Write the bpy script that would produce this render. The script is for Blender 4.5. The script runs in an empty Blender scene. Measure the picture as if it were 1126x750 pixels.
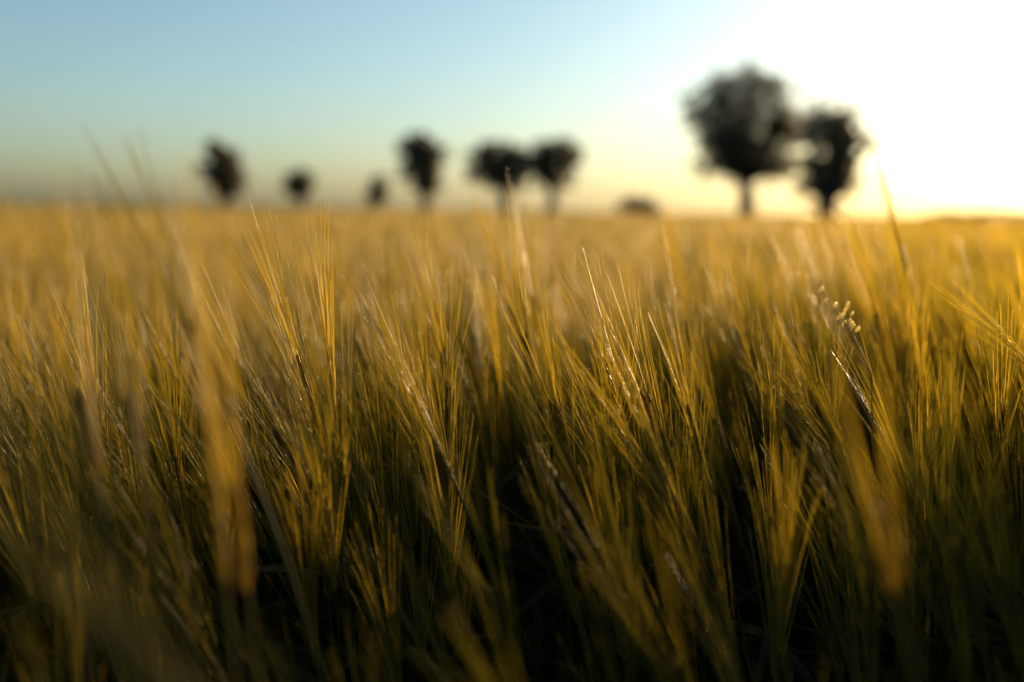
import bpy, math, random
import numpy as np
from mathutils import Matrix, Vector

# ------------------------------------------------------------------ camera, sky, sun, exposure
SC = bpy.context.scene
COL = SC.collection
rad = math.radians

CAM_Z = 1.0
PITCH, ROLL, LENS, SENSOR = 7.45, 0.78, 35.0, 36.0
SUN_AZ, SUN_EL = 43.5, 11.0            # degrees right of the view axis, degrees above the horizon

cam_d = bpy.data.cameras.new('camera')
cam = bpy.data.objects.new('camera', cam_d)
COL.objects.link(cam)
cam_d.lens = LENS
cam_d.sensor_width = SENSOR
cam_d.clip_start = 0.02
cam_d.clip_end = 20000
cam_d.dof.use_dof = True
cam_d.dof.focus_distance = 0.86
cam_d.dof.aperture_fstop = 1.9
cam_d.dof.aperture_blades = 0
CAM_M = Matrix.Translation((0, 0, CAM_Z)) @ Matrix.Rotation(rad(90 - PITCH), 4, 'X') @ Matrix.Rotation(rad(ROLL), 4, 'Z')
cam.matrix_world = CAM_M
SC.camera = cam

world = bpy.data.worlds.new('World')
SC.world = world
world.use_nodes = True
wt = world.node_tree
bg = wt.nodes['Background']
sky = wt.nodes.new('ShaderNodeTexSky')
sky.sky_type = 'NISHITA'
sky.sun_disc = False
sky.sun_elevation = rad(SUN_EL)
sky.sun_rotation = rad(SUN_AZ)
sky.altitude = 50
sky.air_density = 1.0
sky.dust_density = 1.75
sky.ozone_density = 3.0
wb = wt.nodes.new('ShaderNodeMix')
wb.data_type = 'RGBA'; wb.blend_type = 'MULTIPLY'
wb.inputs['Factor'].default_value = 1.0
wb.inputs['B'].default_value = (1.0, 1.03, 0.92, 1)      # the camera's white balance for the sky
wt.links.new(sky.outputs['Color'], wb.inputs['A'])
wt.links.new(wb.outputs['Result'], bg.inputs['Color'])
bg.inputs['Strength'].default_value = 0.095

sun_d = bpy.data.lights.new('sun', 'SUN')
sun_d.energy = 5.0
sun_d.angle = rad(0.5)
sun_d.color = (1.0, 0.64, 0.30)
sun = bpy.data.objects.new('sun', sun_d)
COL.objects.link(sun)
SUN_DIR = Vector((math.sin(rad(SUN_AZ)) * math.cos(rad(SUN_EL)), math.cos(rad(SUN_AZ)) * math.cos(rad(SUN_EL)), math.sin(rad(SUN_EL))))
sun.rotation_euler = SUN_DIR.to_track_quat('Z', 'Y').to_euler()
sun.location = SUN_DIR * 300

SC.view_settings.view_transform = 'Standard'
SC.view_settings.look = 'None'
SC.view_settings.exposure = 1.0
SC.view_settings.gamma = 1.0
SC.view_settings.use_curve_mapping = False
SC.render.engine = 'CYCLES'
SC.cycles.max_bounces = 6
SC.cycles.diffuse_bounces = 3
SC.cycles.transmission_bounces = 4
SC.cycles.glossy_bounces = 2
SC.cycles.transparent_max_bounces = 4
SC.cycles.use_denoising = True

# ------------------------------------------------------------------ helpers
PW, PH = 1126.0, 750.0                # the photograph's size: used to turn a sight line into a place in the field
FPX = LENS / SENSOR * PW


def at(px, py, d):
    """World point on the sight line through (px, py) of the photograph, d metres along the view axis."""
    v = CAM_M @ Vector(((px - PW / 2) / FPX * d, -(py - PH / 2) / FPX * d, -d))
    return np.array(v)


CAM_INV = CAM_M.inverted()


def project(p):
    v = CAM_INV @ Vector(p)
    d = -v.z
    return PW / 2 + v.x / d * FPX, PH / 2 - v.y / d * FPX, d


def norm(v):
    v = np.asarray(v, float)
    return v / max(1e-9, np.linalg.norm(v))


class Geo:
    """Collects quads with a material slot and a tint value."""

    def __init__(self):
        self.V, self.Q, self.M, self.T, self.n = [], [], [], [], 0

    def add(self, V, Q, m=0, t=0.0):
        V = np.asarray(V, np.float32)
        Q = np.asarray(Q, np.int32)
        self.V.append(V)
        self.Q.append(Q + self.n)
        self.M.append(np.full(len(Q), m, np.int32))
        self.T.append(np.full(len(V), t, np.float32))
        self.n += len(V)

    def arrays(self):
        return np.concatenate(self.V), np.concatenate(self.Q), np.concatenate(self.M), np.concatenate(self.T)


def tube(P, r, k=3, rot=0.0, flat=1.0):
    P = np.asarray(P, float)
    r = np.asarray(r, float)
    n = len(P)
    T = np.gradient(P, axis=0)
    T /= np.linalg.norm(T, axis=1)[:, None] + 1e-12
    up = np.array([0.31, 0.95, 0.05]) if abs(T[0][1]) < 0.9 else np.array([1.0, 0, 0])
    A = np.cross(T, up)
    A /= np.linalg.norm(A, axis=1)[:, None] + 1e-12
    B = np.cross(T, A)
    an = rot + np.arange(k) * 2 * math.pi / k
    V = P[:, None, :] + r[:, None, None] * (np.cos(an)[None, :, None] * A[:, None, :] + flat * np.sin(an)[None, :, None] * B[:, None, :])
    V = V.reshape(-1, 3)
    i = np.arange(n - 1)[:, None] * k
    j = np.arange(k)[None, :]
    j2 = (j + 1) % k
    Q = np.stack([i + j, i + j2, i + k + j2, i + k + j], -1).reshape(-1, 4)
    return V, Q


def ribbon(P, w, side, fold=0.25):
    """A leaf blade: three verts across, gently folded along the midrib."""
    P = np.asarray(P, float)
    n = len(P)
    T = np.gradient(P, axis=0)
    T /= np.linalg.norm(T, axis=1)[:, None]
    S = np.asarray(side, float)[None, :] - T * (T @ np.asarray(side, float))[:, None]
    S /= np.linalg.norm(S, axis=1)[:, None] + 1e-9
    N = np.cross(T, S)
    w = np.asarray(w)[:, None]
    V = np.stack([P - S * w + N * w * fold, P, P + S * w + N * w * fold], 1).reshape(-1, 3)
    i = np.arange(n - 1)[:, None] * 3
    j = np.arange(2)[None, :]
    Q = np.stack([i + j, i + j + 1, i + 3 + j + 1, i + 3 + j], -1).reshape(-1, 4)
    return V, Q


def strip(P, w, side):
    P = np.asarray(P, float)
    T = np.gradient(P, axis=0)
    T /= np.linalg.norm(T, axis=1)[:, None]
    S = np.asarray(side, float)[None, :] - T * (T @ np.asarray(side, float))[:, None]
    S /= np.linalg.norm(S, axis=1)[:, None] + 1e-9
    w = np.asarray(w)[:, None]
    V = np.stack([P - S * w, P + S * w], 1).reshape(-1, 3)
    i = np.arange(len(P) - 1) * 2
    return V, np.stack([i, i + 1, i + 3, i + 2], -1)


def mesh_from(name, arrs, mats, smooth=True):
    V, Q, M, T = arrs
    me = bpy.data.meshes.new(name)
    me.vertices.add(len(V))
    me.vertices.foreach_set('co', np.ascontiguousarray(V, np.float32).ravel())
    me.loops.add(len(Q) * 4)
    me.loops.foreach_set('vertex_index', np.ascontiguousarray(Q, np.int32).ravel())
    me.polygons.add(len(Q))
    me.polygons.foreach_set('loop_start', np.arange(0, len(Q) * 4, 4, dtype=np.int32))
    me.polygons.foreach_set('loop_total', np.full(len(Q), 4, np.int32))
    if smooth:
        me.polygons.foreach_set('use_smooth', np.ones(len(Q), bool))
    for m in mats:
        me.materials.append(m)
    if len(mats) > 1:
        me.polygons.foreach_set('material_index', np.ascontiguousarray(M, np.int32))
    a = me.attributes.new('tint', 'FLOAT', 'POINT')
    a.data.foreach_set('value', np.ascontiguousarray(T, np.float32))
    me.update(calc_edges=True)
    return me


def obj(name, me, parent=None):
    o = bpy.data.objects.new(name, me)
    COL.objects.link(o)
    if parent is not None:
        o.parent = parent
    return o


def thing(name, label, cat, loc=(0, 0, 0), group=None):
    o = bpy.data.objects.new(name, None)
    o.empty_display_size = 0.05
    COL.objects.link(o)
    o.location = loc
    o['label'] = label
    o['category'] = cat
    if group:
        o['group'] = group
    return o


# ------------------------------------------------------------------ materials
def plant_mat(name, gold, green, rough, trans, through=None, spec=0.5, noise_scale=60.0, bump=0.0, forward=0.0):
    m = bpy.data.materials.new(name)
    m.use_nodes = True
    nt = m.node_tree
    N, L = nt.nodes, nt.links
    N.clear()
    out = N.new('ShaderNodeOutputMaterial')
    pr = N.new('ShaderNodeBsdfPrincipled')
    tr = N.new('ShaderNodeBsdfTranslucent')
    mx = N.new('ShaderNodeMixShader')
    at_ = N.new('ShaderNodeAttribute'); at_.attribute_name = 'tint'
    oi = N.new('ShaderNodeObjectInfo')
    geo = N.new('ShaderNodeNewGeometry')
    nz = N.new('ShaderNodeTexNoise'); nz.inputs['Scale'].default_value = noise_scale; nz.inputs['Detail'].default_value = 3
    L.new(geo.outputs['Position'], nz.inputs['Vector'])
    # tint = attribute + a little per plant + a little mottling
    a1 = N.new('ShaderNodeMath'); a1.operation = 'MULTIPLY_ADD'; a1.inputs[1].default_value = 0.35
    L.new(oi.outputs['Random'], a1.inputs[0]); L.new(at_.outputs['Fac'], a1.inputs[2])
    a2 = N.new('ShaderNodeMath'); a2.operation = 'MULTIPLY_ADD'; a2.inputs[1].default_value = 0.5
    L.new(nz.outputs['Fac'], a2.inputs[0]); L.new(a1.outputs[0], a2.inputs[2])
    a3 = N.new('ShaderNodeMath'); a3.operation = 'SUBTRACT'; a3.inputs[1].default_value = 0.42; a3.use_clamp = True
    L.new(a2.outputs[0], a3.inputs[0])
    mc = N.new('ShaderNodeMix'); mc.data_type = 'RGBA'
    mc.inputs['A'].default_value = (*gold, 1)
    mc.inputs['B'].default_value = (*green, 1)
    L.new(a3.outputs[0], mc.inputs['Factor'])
    L.new(mc.outputs['Result'], pr.inputs['Base Color'])
    if through is None:
        L.new(mc.outputs['Result'], tr.inputs['Color'])
    else:                                            # light passing through picks up a deeper hue than light reflected
        mt = N.new('ShaderNodeMix'); mt.data_type = 'RGBA'
        mt.inputs['A'].default_value = (*through[0], 1)
        mt.inputs['B'].default_value = (*through[1], 1)
        L.new(a3.outputs[0], mt.inputs['Factor'])
        L.new(mt.outputs['Result'], tr.inputs['Color'])
    pr.inputs['Roughness'].default_value = rough
    pr.inputs['Specular IOR Level'].default_value = spec
    if bump > 0:
        nb = N.new('ShaderNodeTexNoise'); nb.inputs['Scale'].default_value = 900; nb.inputs['Detail'].default_value = 1
        L.new(geo.outputs['Position'], nb.inputs['Vector'])
        bp = N.new('ShaderNodeBump'); bp.inputs['Strength'].default_value = bump; bp.inputs['Distance'].default_value = 0.002
        L.new(nb.outputs['Fac'], bp.inputs['Height'])
        L.new(bp.outputs['Normal'], pr.inputs['Normal'])
    mx.inputs[0].default_value = trans
    thru = tr
    if forward > 0:                                  # thin dry husk: much of the light goes on nearly straight through
        rf = N.new('ShaderNodeBsdfRefraction')
        rf.inputs['Roughness'].default_value = 0.8
        rf.inputs['IOR'].default_value = 1.38
        L.new(tr.inputs['Color'].links[0].from_socket, rf.inputs['Color'])
        m2 = N.new('ShaderNodeMixShader'); m2.inputs[0].default_value = forward
        L.new(tr.outputs[0], m2.inputs[1]); L.new(rf.outputs[0], m2.inputs[2])
        thru = m2
    L.new(pr.outputs[0], mx.inputs[1]); L.new(thru.outputs[0], mx.inputs[2])
    L.new(mx.outputs[0], out.inputs['Surface'])
    return m


M_AWN = plant_mat('awn', (0.17, 0.12, 0.016), (0.065, 0.06, 0.008), 0.27, 0.55, ((0.56, 0.385, 0.021), (0.17, 0.15, 0.010)), 0.6, 40, 0.3, 0.2)
M_EAR = plant_mat('ear', (0.15, 0.106, 0.016), (0.09, 0.08, 0.012), 0.48, 0.5, ((0.55, 0.42, 0.036), (0.26, 0.225, 0.02)), 0.3, 120, 0.2, 0.1)
M_STEM = plant_mat('stem', (0.07, 0.052, 0.009), (0.042, 0.04, 0.006), 0.5, 0.3, ((0.16, 0.115, 0.011), (0.085, 0.078, 0.008)), 0.2, 25)
M_LEAF = plant_mat('leaf', (0.06, 0.045, 0.008), (0.034, 0.034, 0.0055), 0.6, 0.45, ((0.17, 0.12, 0.011), (0.09, 0.083, 0.008)), 0.1, 25)
M_FOLIAGE = plant_mat('tree_foliage', (0.10, 0.09, 0.055), (0.065, 0.068, 0.038), 0.6, 0.45, ((0.2, 0.165, 0.095), (0.13, 0.12, 0.065)), 0.2, 1.5)
M_BARK = plant_mat('bark', (0.045, 0.035, 0.026), (0.03, 0.025, 0.02), 0.85, 0.0, None, 0.2, 6)
M_SPIKELET = plant_mat('spikelet', (0.78, 0.66, 0.38), (0.74, 0.62, 0.34), 0.1, 0.7, ((0.95, 0.82, 0.36), (0.95, 0.82, 0.36)), 1.0, 80, 0.3)


def soil_mat():
    m = bpy.data.materials.new('soil')
    m.use_nodes = True
    N, L = m.node_tree.nodes, m.node_tree.links
    pr = N['Principled BSDF']
    geo = N.new('ShaderNodeNewGeometry')
    nz = N.new('ShaderNodeTexNoise'); nz.inputs['Scale'].default_value = 14; nz.inputs['Detail'].default_value = 8
    L.new(geo.outputs['Position'], nz.inputs['Vector'])
    cr = N.new('ShaderNodeValToRGB')
    cr.color_ramp.elements[0].color = (0.028, 0.021, 0.013, 1); cr.color_ramp.elements[0].position = 0.3
    cr.color_ramp.elements[1].color = (0.085, 0.062, 0.036, 1); cr.color_ramp.elements[1].position = 0.75
    L.new(nz.outputs['Fac'], cr.inputs['Fac'])
    L.new(cr.outputs['Color'], pr.inputs['Base Color'])
    bp = N.new('ShaderNodeBump'); bp.inputs['Strength'].default_value = 0.8; bp.inputs['Distance'].default_value = 0.03
    L.new(nz.outputs['Fac'], bp.inputs['Height']); L.new(bp.outputs['Normal'], pr.inputs['Normal'])
    pr.inputs['Roughness'].default_value = 0.95
    return m


# ------------------------------------------------------------------ the ground
def build_ground():
    R = [0, 2, 8, 30, 120, 500, 2000, 6000]
    k = 48
    V, Q = [(0, 0, 0)], []
    g = Geo()
    an = np.arange(k) * 2 * math.pi / k
    Vs = np.concatenate([np.stack([r * np.cos(an), r * np.sin(an), 0.012 * np.sin(3 * an + r) * (1 if 1 < r < 200 else 0)], -1) for r in [0.3] + R[1:]])
    n = len(R)
    for i in range(n - 1):
        for j in range(k):
            j2 = (j + 1) % k
            Q.append((i * k + j, i * k + j2, (i + 1) * k + j2, (i + 1) * k + j))
    for j in range(0, k - 2, 2):
        Q.append((0, j + 1, j + 2, (j + 3) % k) if j + 3 < k else (0, j + 1, j + 2, 0 + k - 1))
    g.add(Vs, [q[::-1] for q in Q if len(set(q)) == 4])
    o = obj('ground', mesh_from('ground', g.arrays(), [soil_mat()]))
    o['kind'] = 'structure'


build_ground()


# ------------------------------------------------------------------ barley
def plant_parts(rng, B, u, ear_len, awn_len, fan, lod=0, tint=0.3, n_leaf=3, psi=None, root_k=0.4, fat=1.0):
    """Parts of one barley plant rooted at the origin: B = base of the ear, u = direction of the ear."""
    B = np.asarray(B, float)
    u = norm(u)
    H = B[2]
    parts = {}
    # stem
    g = Geo()
    n = [9, 5, 3][lod]
    C = B - u * 0.42 * H
    C[0] *= 0.8; C[1] *= 0.8
    s = np.linspace(0, 1, n)[:, None]
    P = (1 - s) ** 2 * np.zeros(3) + 2 * s * (1 - s) * C + s ** 2 * B
    V, Q = tube(P, np.linspace(0.0021, 0.0012, n) * fat, [6, 4, 3][lod])
    g.add(V, Q, 0, tint + 0.35)
    if lod == 0:
        for f in (0.34, 0.66):                       # the nodes of the stalk
            i = int(f * (n - 1))
            d = norm(P[i + 1] - P[i])
            V, Q = tube([P[i] - d * 0.004, P[i] - d * 0.0015, P[i] + d * 0.0015, P[i] + d * 0.004], [0.0019, 0.0029, 0.0029, 0.0019], 6)
            g.add(V, Q, 0, tint + 0.1)
    parts['stem'] = g

    def stem_at(f):
        return (2 * f * (1 - f)) * C + f * f * B, norm(2 * (1 - f) * C + 2 * f * (B - C))
    # leaves
    for l in range(n_leaf):
        g = Geo()
        f = rng.uniform(0.4, 0.9)
        p0, t0 = stem_at(f)
        a = rng.uniform(0, 2 * math.pi)
        out = np.array([math.cos(a), math.sin(a), 0.0])
        Ln = rng.uniform(0.11, 0.22)
        m = [8, 5, 3][lod]
        q = np.linspace(0, 1, m)[:, None]
        el = rng.uniform(0.5, 1.2)
        dr = rng.uniform(0.3, 1.3)
        P2 = p0 + Ln * (q * (out * math.cos(el) + np.array([0, 0, 1]) * math.sin(el)) + q ** 2 * (0.35 * out - dr * np.array([0, 0, 0.55])))
        w = rng.uniform(0.0035, 0.0065) * fat * np.clip(np.sin(np.linspace(0.35, math.pi - 0.02, m)), 0.04, 1)
        tw = rng.uniform(-0.6, 0.6)
        side = np.cross(out, [0, 0, 1]) + tw * np.array([0, 0, 1])
        V, Q = ribbon(P2, w, side)
        g.add(V, Q, 1, tint + rng.uniform(0.1, 0.6))
        parts['leaf%d' % l] = g
    # ear
    w = norm(np.cross(u, [0.2, 1, 0.1]))
    v = np.cross(u, w)
    psi = rng.uniform(0, math.pi) if psi is None else psi
    w, v = w * math.cos(psi) + v * math.sin(psi), v * math.cos(psi) - w * math.sin(psi)
    bend = rng.uniform(-0.25, 0.5) * norm(np.array([u[0], u[1], -0.2]) + 1e-3)

    def axis(x):
        return B + u * x + bend * x * x * 1.2
    g = Geo()
    if lod == 0:
        x = np.linspace(0, ear_len, 7)
        V, Q = tube([axis(t) for t in x], np.linspace(0.0012, 0.0006, 7), 5)
        g.add(V, Q, 2, tint)
    else:
        m = [0, 6, 3][lod]
        x = np.linspace(0, ear_len, m)
        prof = np.array([0, [0.4, 1, 1.05, 0.95, 0.7, 0.2], [0.5, 1, 0.3]], dtype=object)[lod]
        V, Q = tube([axis(t) for t in x], 0.0048 * np.array(prof) * fat, [0, 6, 4][lod], 0, 0.65)
        g.add(V, Q, 2, tint)
    gb = Geo()
    n_gr = [int(28 * ear_len / 0.08), 17, 6][lod]
    for i in range(n_gr):
        f = (i + 0.5) / n_gr
        sd = 1 if i % 2 else -1
        x = f * ear_len * 0.95
        p = axis(x)
        ua = norm(u + 2.4 * bend * x)
        sp = 0.26 * (1 - 0.55 * f) * rng.uniform(0.8, 1.2)
        gd = norm(ua + w * sd * sp + v * rng.uniform(-0.08, 0.08))
        p0 = p + w * sd * 0.0016
        gl = rng.uniform(0.0095, 0.0115)
        if lod == 0:
            V, Q = tube([p0 + gd * gl * t for t in (0, .22, .5, .8, 1.0)], np.array([0.35, 0.95, 1.0, 0.62, 0.14]) * 0.0019, 6)
            g.add(V, Q, 2, tint + rng.uniform(-0.15, 0.15))
        # the awn that each grain carries
        Ld = awn_len * rng.uniform(0.86, 1.06) * (1 - 0.12 * abs(f - 0.4))
        ad = norm(ua + w * sd * fan * rng.uniform(0.35, 1.1) * (1 - 0.5 * f) + v * fan * rng.normal(0, 0.38))
        cv = (w * sd * rng.uniform(-0.05, 0.25) + v * rng.uniform(-0.15, 0.15) + np.array([u[0], u[1], 0]) * 0.15) * Ld * 0.35
        ns = [6, 3, 2][lod]
        q = np.linspace(0, 1, ns)[:, None]
        pa = p0 + gd * gl * 0.95 + ad * Ld * q + cv * q * q
        r0 = [0.00045, 0.0006, 0.0014][lod] * fat
        an = rng.uniform(0, math.pi)
        V, Q = ribbon(pa, np.linspace(r0, r0 * 0.42, ns), w * math.cos(an) + v * math.sin(an), 0.5) if lod == 0 else \
            strip(pa, np.linspace(r0, r0 * 0.42, ns), w * math.cos(an) + v * math.sin(an))
        gb.add(V, Q, 3, tint + rng.uniform(-0.2, 0.2))
    parts['ear'] = g
    parts['beard'] = gb
    return parts


MATS = [M_STEM, M_LEAF, M_EAR, M_AWN]
PART_MAT = {'stem': M_STEM, 'leaf': M_LEAF, 'ear': M_EAR, 'beard': M_AWN}


def plant_meshes(parts):
    out = []
    for k, g in parts.items():
        kind = k.rstrip('0123456789')
        V, Q, M, T = g.arrays()
        out.append((kind, mesh_from('barley_' + kind, (V, Q, M * 0, T), [PART_MAT[kind]])))
    return out


def place_parts(root, meshes):
    ear = None
    for kind, me in meshes:
        if kind == 'beard':
            obj('beard', me, ear)
        else:
            o = obj(kind, me, root)
            if kind == 'ear':
                ear = o


G_BARLEY = 'bearded barley plants growing in the foreground'
nprng = np.random.default_rng(7)
TAKEN = []


def hero(label, bx, by, tx, ty, d, dt=None, fan=0.16, ear=0.42, tint=0.25, leaves=3, fat=1.0, psi=None):
    """One barley plant seen at its own place: base of the ear and tip of the beard given by their sight lines."""
    leaves = 0 if d < 0.65 else leaves
    B = at(bx, by, d)
    T = at(tx, ty, d if dt is None else dt)
    u = norm(T - B)
    L = np.linalg.norm(T - B)
    root = np.array([B[0] - u[0] * 0.5 * B[2], B[1] - u[1] * 0.5 * B[2], 0.0])
    r = np.random.default_rng(int(abs(bx * 13 + by * 7 + d * 100)))
    el = L * ear
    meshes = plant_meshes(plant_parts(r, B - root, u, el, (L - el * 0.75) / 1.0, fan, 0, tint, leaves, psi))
    o = thing('barley_plant', label, 'barley', root, G_BARLEY)
    place_parts(o, meshes)
    TAKEN.append(root[:2])
    return o


hero('sharp golden barley with long awns fanned to the left, below the small round tree', 362, 505, 280, 234, 0.86, fan=0.2, tint=-0.1)
hero('sharp barley with straight upright awns reaching the horizon, just right of the fanned barley', 372, 500, 352, 226, 0.86, fan=0.14, tint=-0.1)
hero('brightest sharp barley leaning left at the centre of the photo', 712, 520, 638, 288, 0.86, fan=0.16, tint=-0.25)
hero('sharp barley with few spread awns, right neighbour of the brightest sharp barley', 742, 535, 672, 290, 0.87, fan=0.14, tint=-0.25)
hero('slim bright yellow barley ear shining like a streak below the flat topped pair of trees', 596, 470, 545, 235, 0.97, fan=0.08, tint=-0.25)
hero('soft orange golden barley ear left of the bright yellow streak below the flat topped trees', 562, 470, 520, 270, 1.12, fan=0.1, tint=-0.25)
hero('greenish barley ear leaning far left with parallel awns, below the square crowned tree', 502, 535, 398, 292, 0.78, fan=0.14, tint=0.5)
hero('pale golden barley ear slightly out of focus behind the greenish leaning ear', 510, 480, 452, 258, 1.02, fan=0.12, tint=0.15)
hero('two tufted golden barley ear standing upright left below the big round tree', 768, 430, 740, 238, 1.16, fan=0.06, tint=-0.25)
hero('bright golden barley ear below the trunk of the big round tree', 824, 440, 786, 256, 1.2, fan=0.1, tint=-0.25)
hero('tall dark barley whose awns stick up into the white sky right of the trees', 1012, 345, 960, 172, 1.3, fan=0.06, tint=0.5)
hero('blurred barley awns rising into the grey blue sky left of the leftmost tree', 248, 440, 132, 152, 0.58, fan=0.1, tint=0.5, ear=0.3)
hero('broad blurred upright golden barley ear standing close left below the leftmost tree', 248, 640, 205, 200, 0.46, fan=0.07, tint=-0.1, ear=0.25)
hero('second blurred upright golden barley, crossing just right of the broad one below the leftmost tree', 272, 650, 222, 225, 0.48, fan=0.07, tint=-0.1, ear=0.25)
hero('blurred barley ear with its tip above the horizon near the left edge', 104, 520, 42, 196, 0.52, fan=0.12, tint=0.2, ear=0.26)
hero('blurred yellowish barley ear with its tip on the horizon, second from the left edge', 156, 520, 112, 200, 0.56, fan=0.12, tint=0.3, ear=0.26)
hero('blurred orange barley ear glowing in the dark foreground below the glinting grass head', 985, 650, 945, 392, 0.45, fan=0.12, tint=0.1, ear=0.33)
hero('dark shaded barley ear with a thin lit edge right of the centre', 782, 545, 728, 330, 0.8, fan=0.14, tint=0.6, ear=0.45)
hero('fine sharp barley awns at left, standing between the left edge and the blurred upright ear', 118, 510, 76, 296, 0.84, fan=0.16, tint=0.2)
hero('barley ear bowed in from the right edge with awns pointing left', 1190, 450, 1048, 322, 0.82, fan=0.16, tint=0.25)
hero('thin barley awns crossing the pale gap below the flat topped pair of trees', 604, 420, 563, 200, 1.25, fan=0.05, tint=0.0)
hero('thin golden barley awns reaching the sky below the left half of the flat topped trees', 580, 430, 536, 204, 1.22, fan=0.05, tint=0.1)
hero('fine golden barley ear leaning left between the two fanned ears of the middle distance', 840, 470, 815, 262, 1.05, fan=0.1, tint=0.1)
hero('leaning barley ear behind the glinting grass head', 985, 420, 935, 245, 1.15, fan=0.12, tint=0.1)
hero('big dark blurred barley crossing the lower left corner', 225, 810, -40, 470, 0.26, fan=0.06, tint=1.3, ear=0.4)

# --- the glinting wild grass head
def grass_head():
    tips = [(903, 318), (908, 330), (918, 336), (932, 335), (927, 346), (922, 349), (926, 351), (937, 345), (928, 355), (934, 353), (936, 356), (938, 359), (943, 362), (930, 340)]
    d = 0.79
    base = at(958, 410, d)
    root = np.array([base[0] + 0.06, base[1] + 0.02, 0])
    t = thing('wild_grass', 'small wild grass head with glinting pale seeds among the barley at right', 'wild grass', root)
    g, gs = Geo(), []
    top = at(905, 322, d)
    sp = np.linspace(0, 1, 10)[:, None]
    C = base * 0.6 + root * 0.4 + np.array([0, 0, 0.1])
    P = (1 - sp) ** 2 * 0 + 2 * sp * (1 - sp) * (C - root) + sp ** 2 * (base - root)
    V, Q = tube(P, np.linspace(0.0012, 0.0007, 10), 5)
    g.add(V, Q, 0, 0.4)
    V, Q = tube([base - root, (base + top) / 2 - root + np.array([0.002, 0, 0.003]), top - root], [0.0007, 0.0005, 0.0003], 4)
    g.add(V, Q, 0, 0.4)
    r = np.random.default_rng(3)
    for px, py in tips:
        p = at(px, py, d + r.uniform(-0.02, 0.02)) - root
        f = np.clip((958 - px) / 53 * 0.9, 0, 1)
        q = (base * (1 - f) + top * f) - root
        V, Q = tube([q, (p + q) / 2 + np.array([0, 0, 0.003]), p], [0.0003, 0.00025, 0.0002], 3)
        g.add(V, Q, 0, 0.4)
        dn = norm(np.array([-0.4, r.uniform(-.3, .3), -0.6]))
        s = r.uniform(0.8, 1.2)
        s_ = Geo()
        V, Q = tube([p + dn * 0.0055 * s * (x - .5) for x in (0, .2, .5, .8, 1)], np.array([.2, .8, 1, .7, .15]) * 0.0014 * s, 8)
        s_.add(V, Q)
        gs.append(s_)
    obj('stem', mesh_from('grass_stem', g.arrays(), [M_STEM]), t)
    for s_ in gs:
        obj('spikelet', mesh_from('spikelet', s_.arrays(), [M_SPIKELET]), t)
    TAKEN.append(root[:2])


grass_head()

# --- the rest of the foreground plants, copied from a set of kinds
KINDS = []
for i in range(16):
    r = np.random.default_rng(100 + i)
    H = r.uniform(0.68, 0.74)
    th = rad(r.uniform(4, 32))
    ph = rad(180 + r.normal(0, 38))
    u = np.array([math.sin(th) * math.cos(ph), math.sin(th) * math.sin(ph), math.cos(th)])
    B = np.array([u[0] * 0.35, u[1] * 0.35, H])
    parts = plant_parts(r, B, u, r.uniform(0.07, 0.09), r.uniform(0.115, 0.145), r.uniform(0.12, 0.24), 0, r.uniform(0.05, 1.0), 3)
    tip = B + u * 0.22
    KINDS.append((plant_meshes(parts), tip))

N_PLANTS = 300 - len(TAKEN) + 1
R_NEAR = 1.12


def place_words(px, py, d):
    col = 'at the left edge' if px < 150 else 'left below the two small trees' if px < 400 else \
        'left of centre below the flat topped trees' if px < 620 else 'right of centre below the dark bush' if px < 760 else \
        'below the big round tree' if px < 960 else 'at the right edge'
    row = 'large blurred barley near the viewer' if d < 0.55 else 'soft barley before the sharp ears' if d < 0.78 else \
        'sharp barley' if d < 0.98 else 'soft barley behind the sharp ears'
    return row + ', ' + col


cnt, tries = 0, 0
pts = [np.array(p) for p in TAKEN]
prng = np.random.default_rng(21)
used_kind = set()
while cnt < N_PLANTS and tries < 60000:
    tries += 1
    y = math.sqrt(prng.uniform(0.2 ** 2, R_NEAR ** 2))
    x = prng.uniform(-0.56, 0.60) * y + prng.uniform(0.0, 0.16)
    if min(np.hypot(*(np.array([x, y]) - p)) for p in pts) < 0.019:
        continue
    k = prng.integers(len(KINDS))
    meshes, tip = KINDS[k]
    rz = prng.normal(0, 0.35)
    # the canopy: uneven tops around 0.91 m
    dd = math.hypot(x, y)
    top = 0.897 - 0.27 * np.clip((0.82 - dd) / 0.45, 0, 1) + prng.normal(0, 0.042)
    s = np.clip(top / tip[2], 0.6, 1.12)
    c, sn = math.cos(rz), math.sin(rz)
    tipw = np.array([x + s * (c * tip[0] - sn * tip[1]), y + s * (sn * tip[0] + c * tip[1]), s * tip[2]])
    px, py, d = project(tipw)
    lim = 560 if d < 0.33 else 470 if d < 0.5 else 370 if d < 0.68 else 270 if d < 0.95 else 245
    if d < 0.24 or py < lim or px < -180 or px > 1320:
        continue
    if d < 0.58 and px > 480:
        continue
    if d < 0.6 and prng.uniform() < (0.7 if px > 620 else 0.5):
        continue
    o = thing('barley_plant', place_words(px, py, d), 'barley', (x, y, 0), G_BARLEY)
    o.rotation_euler = (prng.normal(0, 0.05), prng.normal(0, 0.05), rz)
    o.scale = (s, s, s)
    place_parts(o, meshes)
    pts.append(np.array([x, y]))
    cnt += 1


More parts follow.
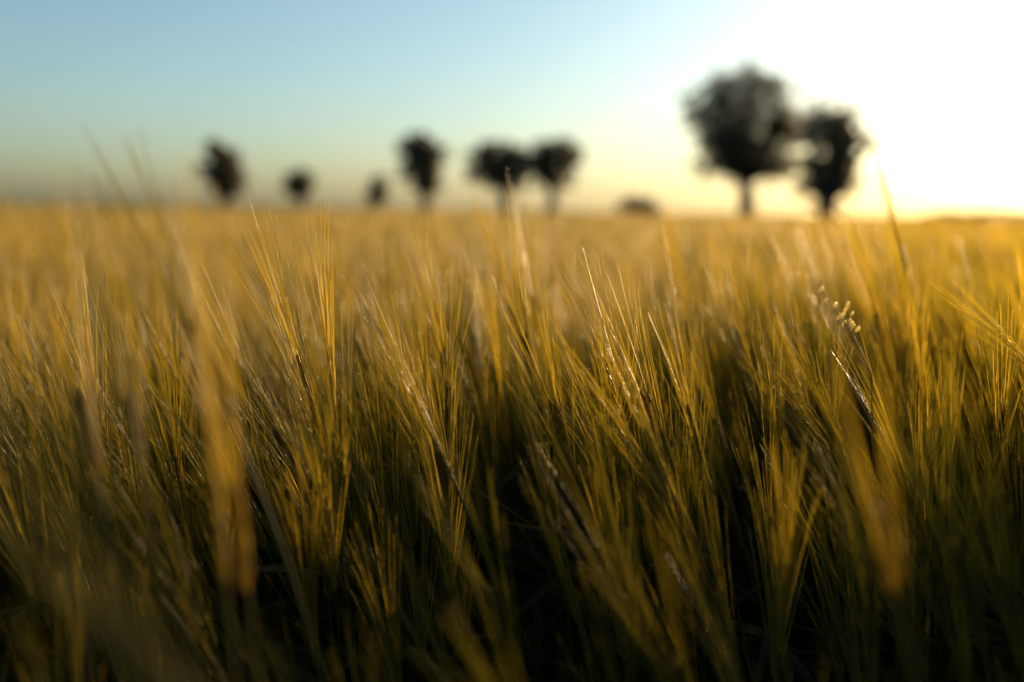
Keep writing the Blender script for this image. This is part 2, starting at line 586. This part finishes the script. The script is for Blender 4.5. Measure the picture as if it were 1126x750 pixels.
# --- the field beyond: one mass nobody could count
def kinds_for(lod, n, seed, fat=1.0):
    ks = []
    for i in range(n):
        r = np.random.default_rng(seed + i)
        H = r.uniform(0.67, 0.74)
        th = rad(r.uniform(3, 32))
        ph = rad(180 + r.normal(0, 42))
        u = np.array([math.sin(th) * math.cos(ph), math.sin(th) * math.sin(ph), math.cos(th)])
        B = np.array([u[0] * 0.35, u[1] * 0.35, H])
        g = Geo()
        for p in plant_parts(r, B, u, r.uniform(0.07, 0.09), r.uniform(0.11, 0.145), r.uniform(0.1, 0.22), lod, 0.0, [2, 3, 2][lod], fat=fat).values():
            V, Q, M, T = p.arrays()
            for m in np.unique(M):
                pass
            g.V.append(V); g.Q.append(Q + g.n); g.M.append(M); g.T.append(T); g.n += len(V)
        ks.append(g.arrays())
    return ks


def swell(x, y):
    """Clumps and hollows of the crop, about half a metre to three metres across."""
    a = np.sin(7.1 * x + 1.9 * y + 1) * np.sin(5.3 * y - 2.2 * x + 2)
    b = np.sin(2.9 * x - 1.1 * y + 4) * np.sin(2.3 * y + 0.7 * x)
    c = np.sin(1.1 * x + 0.4 * y) * np.sin(0.7 * y + 1.3)
    return 0.8 * a + 0.8 * b + 0.6 * c


class Mass:
    def __init__(self):
        self.V, self.Q, self.M, self.T, self.n = [], [], [], [], 0

    def scatter(self, ks, XY, r, top_mean=0.90, top_sd=0.05, tint=(-0.05, 0.95), rough=0.055):
        which = r.integers(len(ks), size=len(XY))
        for k, (V, Q, M, T) in enumerate(ks):
            P = XY[which == k]
            n = len(P)
            if n == 0:
                continue
            a = r.normal(0, 0.4, n)
            top = top_mean + r.normal(0, top_sd, n) + rough * swell(P[:, 0], P[:, 1])
            s = (top / 0.945)
            c, sn = np.cos(a) * s, np.sin(a) * s
            X = V[None, :, 0] * c[:, None] - V[None, :, 1] * sn[:, None] + P[:, 0:1]
            Y = V[None, :, 0] * sn[:, None] + V[None, :, 1] * c[:, None] + P[:, 1:2]
            Z = V[None, :, 2] * s[:, None]
            W = np.stack([X, Y, Z], -1).reshape(-1, 3).astype(np.float32)
            off = (np.arange(n) * len(V))[:, None, None] + self.n
            self.V.append(W)
            self.Q.append((Q[None] + off).reshape(-1, 4).astype(np.int32))
            self.M.append(np.tile(M, n))
            self.T.append((T[None, :] + r.uniform(*tint, n)[:, None] + 0.15 * np.sin(P[:, 0] * 0.9 + 1)[:, None]).ravel().astype(np.float32))
            self.n += n * len(V)

    def arrays(self):
        return np.concatenate(self.V), np.concatenate(self.Q), np.concatenate(self.M), np.concatenate(self.T)


def wedge(r, n, y0, y1, left=-0.58, right=0.62, pad=0.4):
    y = np.sqrt(r.uniform(y0 ** 2, y1 ** 2, n))
    x = r.uniform(0, 1, n) * ((right - left) * y + 2 * pad) + left * y - pad
    return np.stack([x, y], -1)


mass = Mass()
r = np.random.default_rng(5)
k1 = kinds_for(1, 14, 300)
k2 = kinds_for(2, 14, 400)
k3 = kinds_for(2, 10, 500, 4.0)
k4 = kinds_for(2, 8, 600, 14.0)
mass.scatter(k1, wedge(r, 5200, R_NEAR - 0.02, 3.2, pad=0.15), r, 0.888)
mass.scatter(k1, wedge(r, 8000, 3.2, 6.0), r)
mass.scatter(k1, wedge(r, 170, 1.3, 4.5), r, 0.985, 0.035)
mass.scatter(k2, wedge(r, 24000, 6.0, 16.0, pad=0.8), r)
mass.scatter(k3, wedge(r, 34000, 16.0, 50.0, pad=2), r)
mass.scatter(k4, wedge(r, 36000, 50.0, 170.0, pad=5), r)
# plants beside and behind the viewer, outside the picture: they shade the foreground
n = 5200
ang = r.uniform(0, 2 * math.pi, n)
rr = np.sqrt(r.uniform(0.36 ** 2, 3.4 ** 2, n))
XY = np.stack([rr * np.sin(ang), rr * np.cos(ang)], -1)
inside = (XY[:, 1] > 0.1) & (XY[:, 0] > -0.62 * XY[:, 1] - 0.12) & (XY[:, 0] < 0.66 * XY[:, 1] + 0.24)
XY = XY[~inside]
near = np.hypot(XY[:, 0], XY[:, 1]) < 0.9
sunward = XY[:, 0] > 0.2
mass.scatter(k1, XY[near & ~sunward], r, 0.82)
mass.scatter(k1, XY[~near & ~sunward], r)
mass.scatter(k1, XY[sunward], r, 0.945, 0.03)
extra = wedge(r, 3200, 0.6, 2.6, 0.66, 1.8, 0.0) + np.array([0.22, 0.0])
mass.scatter(k1, extra, r, 1.06, 0.035)
o = obj('barley_field', mesh_from('barley_field', mass.arrays(), MATS))
o['kind'] = 'stuff'
o['label'] = 'golden barley field stretching away to the horizon'
o['category'] = 'barley field'


# ------------------------------------------------------------------ trees
def leaf_quads(r, centers, radii, per, size):
    """Many small leaf faces spread through clumps."""
    n = len(centers) * per
    C = np.repeat(np.asarray(centers), per, 0)
    Rr = np.repeat(np.asarray(radii), per, 0)[:, None]
    d = r.normal(size=(n, 3)); d /= np.linalg.norm(d, axis=1)[:, None]
    P = C + d * Rr * (r.uniform(0, 1, (n, 1)) ** 0.5) * np.array([1, 1, 0.75])
    a = r.normal(size=(n, 3)); a /= np.linalg.norm(a, axis=1)[:, None]
    b = np.cross(a, r.normal(size=(n, 3))); b /= np.linalg.norm(b, axis=1)[:, None] + 1e-9
    s = size * r.uniform(0.6, 1.3, (n, 1))
    V = np.stack([P - a * s, P + b * s * 0.5, P + a * s, P - b * s * 0.5], 1).reshape(-1, 3)
    Q = np.arange(n * 4).reshape(-1, 4)
    return V, Q


def tree(name, label, px_trunk, D, lobes, trunk_px=6, clumps=60, per=40, clump_r=0.06, leaf=0.016, seed=1, group='trees on the horizon', thin=1.0, base_py=None):
    """lobes: (px, py, rx, ry) outlines seen from the field at distance D; each becomes a rounded mass with its own depth."""
    r = np.random.default_rng(seed)
    m = D / FPX
    y_h = 232 + (px_trunk - 563) * math.tan(rad(ROLL))
    base = at(px_trunk, y_h, D); base[2] = 0.0
    t = thing(name, label, 'bush' if 'bush' in name else 'tree', base, group)
    cent, radi, wts = [], [], []
    top_all = max(-(ly - lry) for _, ly, _, lry in lobes)
    lobe3 = []
    for lx, ly, lrx, lry in lobes:
        c = at(lx, ly, D) - base
        c[1] += r.uniform(-0.35, 0.35) * lrx * m
        lobe3.append((c, lrx * m * 1.12, lry * m * 1.12))
        wts.append(lrx * lry)
    wts = np.array(wts) / sum(wts)
    size_all = math.sqrt(sum(lrx * lry for _, _, lrx, lry in lobes)) * m
    for _ in range(clumps):
        c, rx, rz = lobe3[r.choice(len(lobe3), p=wts)]
        d = r.normal(size=3); d /= np.linalg.norm(d)
        k = r.uniform(0.0, 1.0) ** 0.4
        cr = size_all * clump_r * 3 * r.uniform(0.6, 1.3)
        if r.uniform() < 0.13:
            k, cr = r.uniform(1.05, 1.28), cr * 0.6
        p = c + d * k * np.array([max(rx - cr * .35, rx * .5), max(rx - cr * .35, rx * .5) * 0.9, max(rz - cr * .3, rz * .5)])
        if p[2] < 0.25:
            continue
        cent.append(p); radi.append(cr)
    g = Geo()
    V, Q = leaf_quads(r, cent, radi, per, leaf * size_all * 3)
    g.add(V, Q, 0, 0.0)
    g.T[-1] = np.repeat(r.uniform(0, 0.9, len(cent)), per * 4).astype(np.float32)
    crown = obj('crown', mesh_from('crown', g.arrays(), [M_FOLIAGE], smooth=False), t)
    # trunk and limbs
    g = Geo()
    hub = np.mean([c for c, _, _ in lobe3], 0)
    low = min(c[2] - rz for c, _, rz in lobe3)
    fork = np.array([hub[0] * 0.35, hub[1] * 0.3, max(low + 0.1 * hub[2], 0.25 * hub[2])])
    tr = trunk_px * m / 2
    s = np.linspace(0, 1, 7)[:, None]
    P = s * fork + np.sin(s * 3.0) * np.array([0.12, 0.1, 0]) * tr * 3
    V, Q = tube(P, tr * np.array([1.7, 1.2, 1.05, 1.0, 0.95, 0.9, 0.85]), 10)
    g.add(V, Q, 0, 0.2)
    top = P[-1]
    for c, rx, rz in lobe3:
        mid = top * 0.5 + c * 0.5 + np.array([0, 0, 0.12 * rz]) + r.normal(size=3) * 0.08 * rx
        s2 = np.linspace(0, 1, 6)[:, None]
        Pl = (1 - s2) ** 2 * top + 2 * s2 * (1 - s2) * mid + s2 ** 2 * c
        V, Q = tube(Pl, np.linspace(tr * 0.62, tr * 0.22, 6), 7)
        g.add(V, Q, 0, 0.2)
        near = [p for p in cent if np.linalg.norm((p - c) / np.array([rx, rx, rz])) < 1.1]
        for p in near[:14]:
            st = Pl[r.integers(3, 6)]
            V, Q = tube([st, (st + p) / 2 + r.normal(size=3) * 0.06 * rx, p], [tr * 0.2, tr * 0.12, tr * 0.04], 5)
            g.add(V, Q, 0, 0.2)
    obj('trunk', mesh_from('trunk', g.arrays(), [M_BARK]), t)
    return t


tree('oak_tree', 'largest tree with a tall round dark crown, right of centre on the horizon', 819, 80,
     [(818, 135, 52, 56), (816, 97, 36, 26), (784, 122, 30, 28), (851, 122, 30, 32), (800, 165, 36, 34), (846, 168, 36, 32), (790, 186, 28, 20), (832, 192, 26, 16), (768, 116, 16, 14), (864, 146, 20, 22), (776, 150, 20, 20), (862, 184, 20, 14)],
     18, 400, 34, 0.038, 0.0085, 11)
tree('oak_tree', 'loose crowned tree standing close to the right of the largest tree', 905, 76,
     [(910, 128, 28, 18), (932, 136, 22, 20), (912, 156, 26, 20), (916, 194, 25, 30), (890, 182, 15, 16), (940, 154, 22, 12), (958, 159, 10, 5), (886, 142, 12, 18), (908, 216, 24, 15), (928, 178, 17, 18), (930, 204, 16, 16), (888, 202, 14, 14)],
     22, 300, 40, 0.04, 0.0105, 12)
tree('field_tree', 'square crowned tree standing alone left of the flat topped pair', 466, 110,
     [(465, 176, 20, 28), (456, 162, 17, 14), (474, 166, 15, 15), (458, 188, 18, 16), (474, 190, 14, 16), (466, 204, 17, 11), (450, 154, 9, 7)], 12, 230, 44, 0.06, 0.016, 13)
tree('field_tree', 'flat topped tree, left one of the touching pair', 553, 110,
     [(548, 180, 32, 20), (528, 168, 17, 14), (552, 170, 22, 12), (570, 182, 20, 20), (540, 192, 24, 14), (560, 198, 22, 13)], 13, 190, 40, 0.06, 0.016, 14)
tree('field_tree', 'flat topped tree with a higher crown, right one of the touching pair', 605, 112,
     [(608, 178, 28, 22), (614, 165, 25, 13), (594, 180, 18, 18), (626, 174, 15, 16), (606, 196, 22, 13)], 12, 170, 40, 0.06, 0.016, 15)
tree('field_tree', 'leftmost tree with a narrow ragged top and slanting crown', 247, 100,
     [(245, 188, 21, 22), (238, 166, 12, 14), (232, 186, 16, 12), (256, 190, 15, 16), (248, 206, 18, 12), (235, 157, 7, 6), (250, 172, 11, 9)], 12, 230, 44, 0.055, 0.016, 16)
tree('field_tree', 'small round tree, second from the left', 329, 140,
     [(328, 201, 15, 16), (333, 208, 12, 12), (321, 206, 10, 10)], 7, 150, 44, 0.075, 0.02, 17)
tree('field_tree', 'smallest slim tree, left of the square crowned tree', 416, 150,
     [(416, 204, 9, 13), (414, 215, 11, 12)], 6, 120, 44, 0.09, 0.025, 18)
tree('rounded_bush', 'low round dark bush on the horizon left of the largest tree', 702, 130,
     [(702, 228, 20, 11), (690, 231, 11, 7), (714, 231, 13, 7)], 4, 190, 44, 0.08, 0.02, 19)


def bank(name, label, px0, px1, D, hpx, seed, count, kind='stuff', size=None):
    """A long low bank of far foliage."""
    r = np.random.default_rng(seed)
    m = D / FPX
    cent, rads = [], []
    for i in range(count):
        px = r.uniform(px0, px1)
        edge = min(1.0, (px - px0) / 40 + 0.25, (px1 - px) / 40 + 0.25)
        p = at(px, 231 + (px - 563) * math.tan(rad(ROLL)), D + r.uniform(-4, 4))
        p[2] = r.uniform(0.1, 1.0) * hpx * m * edge * (0.75 + 0.25 * math.sin(px * 0.07) * math.sin(px * 0.023 + 1)) + 0.6
        cent.append(p); rads.append(hpx * m * 0.3)
    g = Geo()
    V, Q = leaf_quads(r, cent, rads, 22, hpx * m * 0.11)
    g.add(V, Q, 0, 0.3)
    o = obj(name, mesh_from(name, g.arrays(), [M_FOLIAGE], smooth=False))
    o['kind'] = kind
    o['label'] = label
    o['category'] = 'hedge' if 'hedge' in name else 'woodland'


bank('woodland', 'low far off woodland along the horizon behind the left half of the field', -120, 640, 420, 4, 31, 800)
bank('hedge', 'low dark hedge on the horizon at the right edge', 1010, 1230, 210, 11, 32, 420, kind='thing')
bank('hedgerow', 'thin dark hedgerow line along the horizon behind the trees', 560, 1010, 260, 2.4, 33, 320)
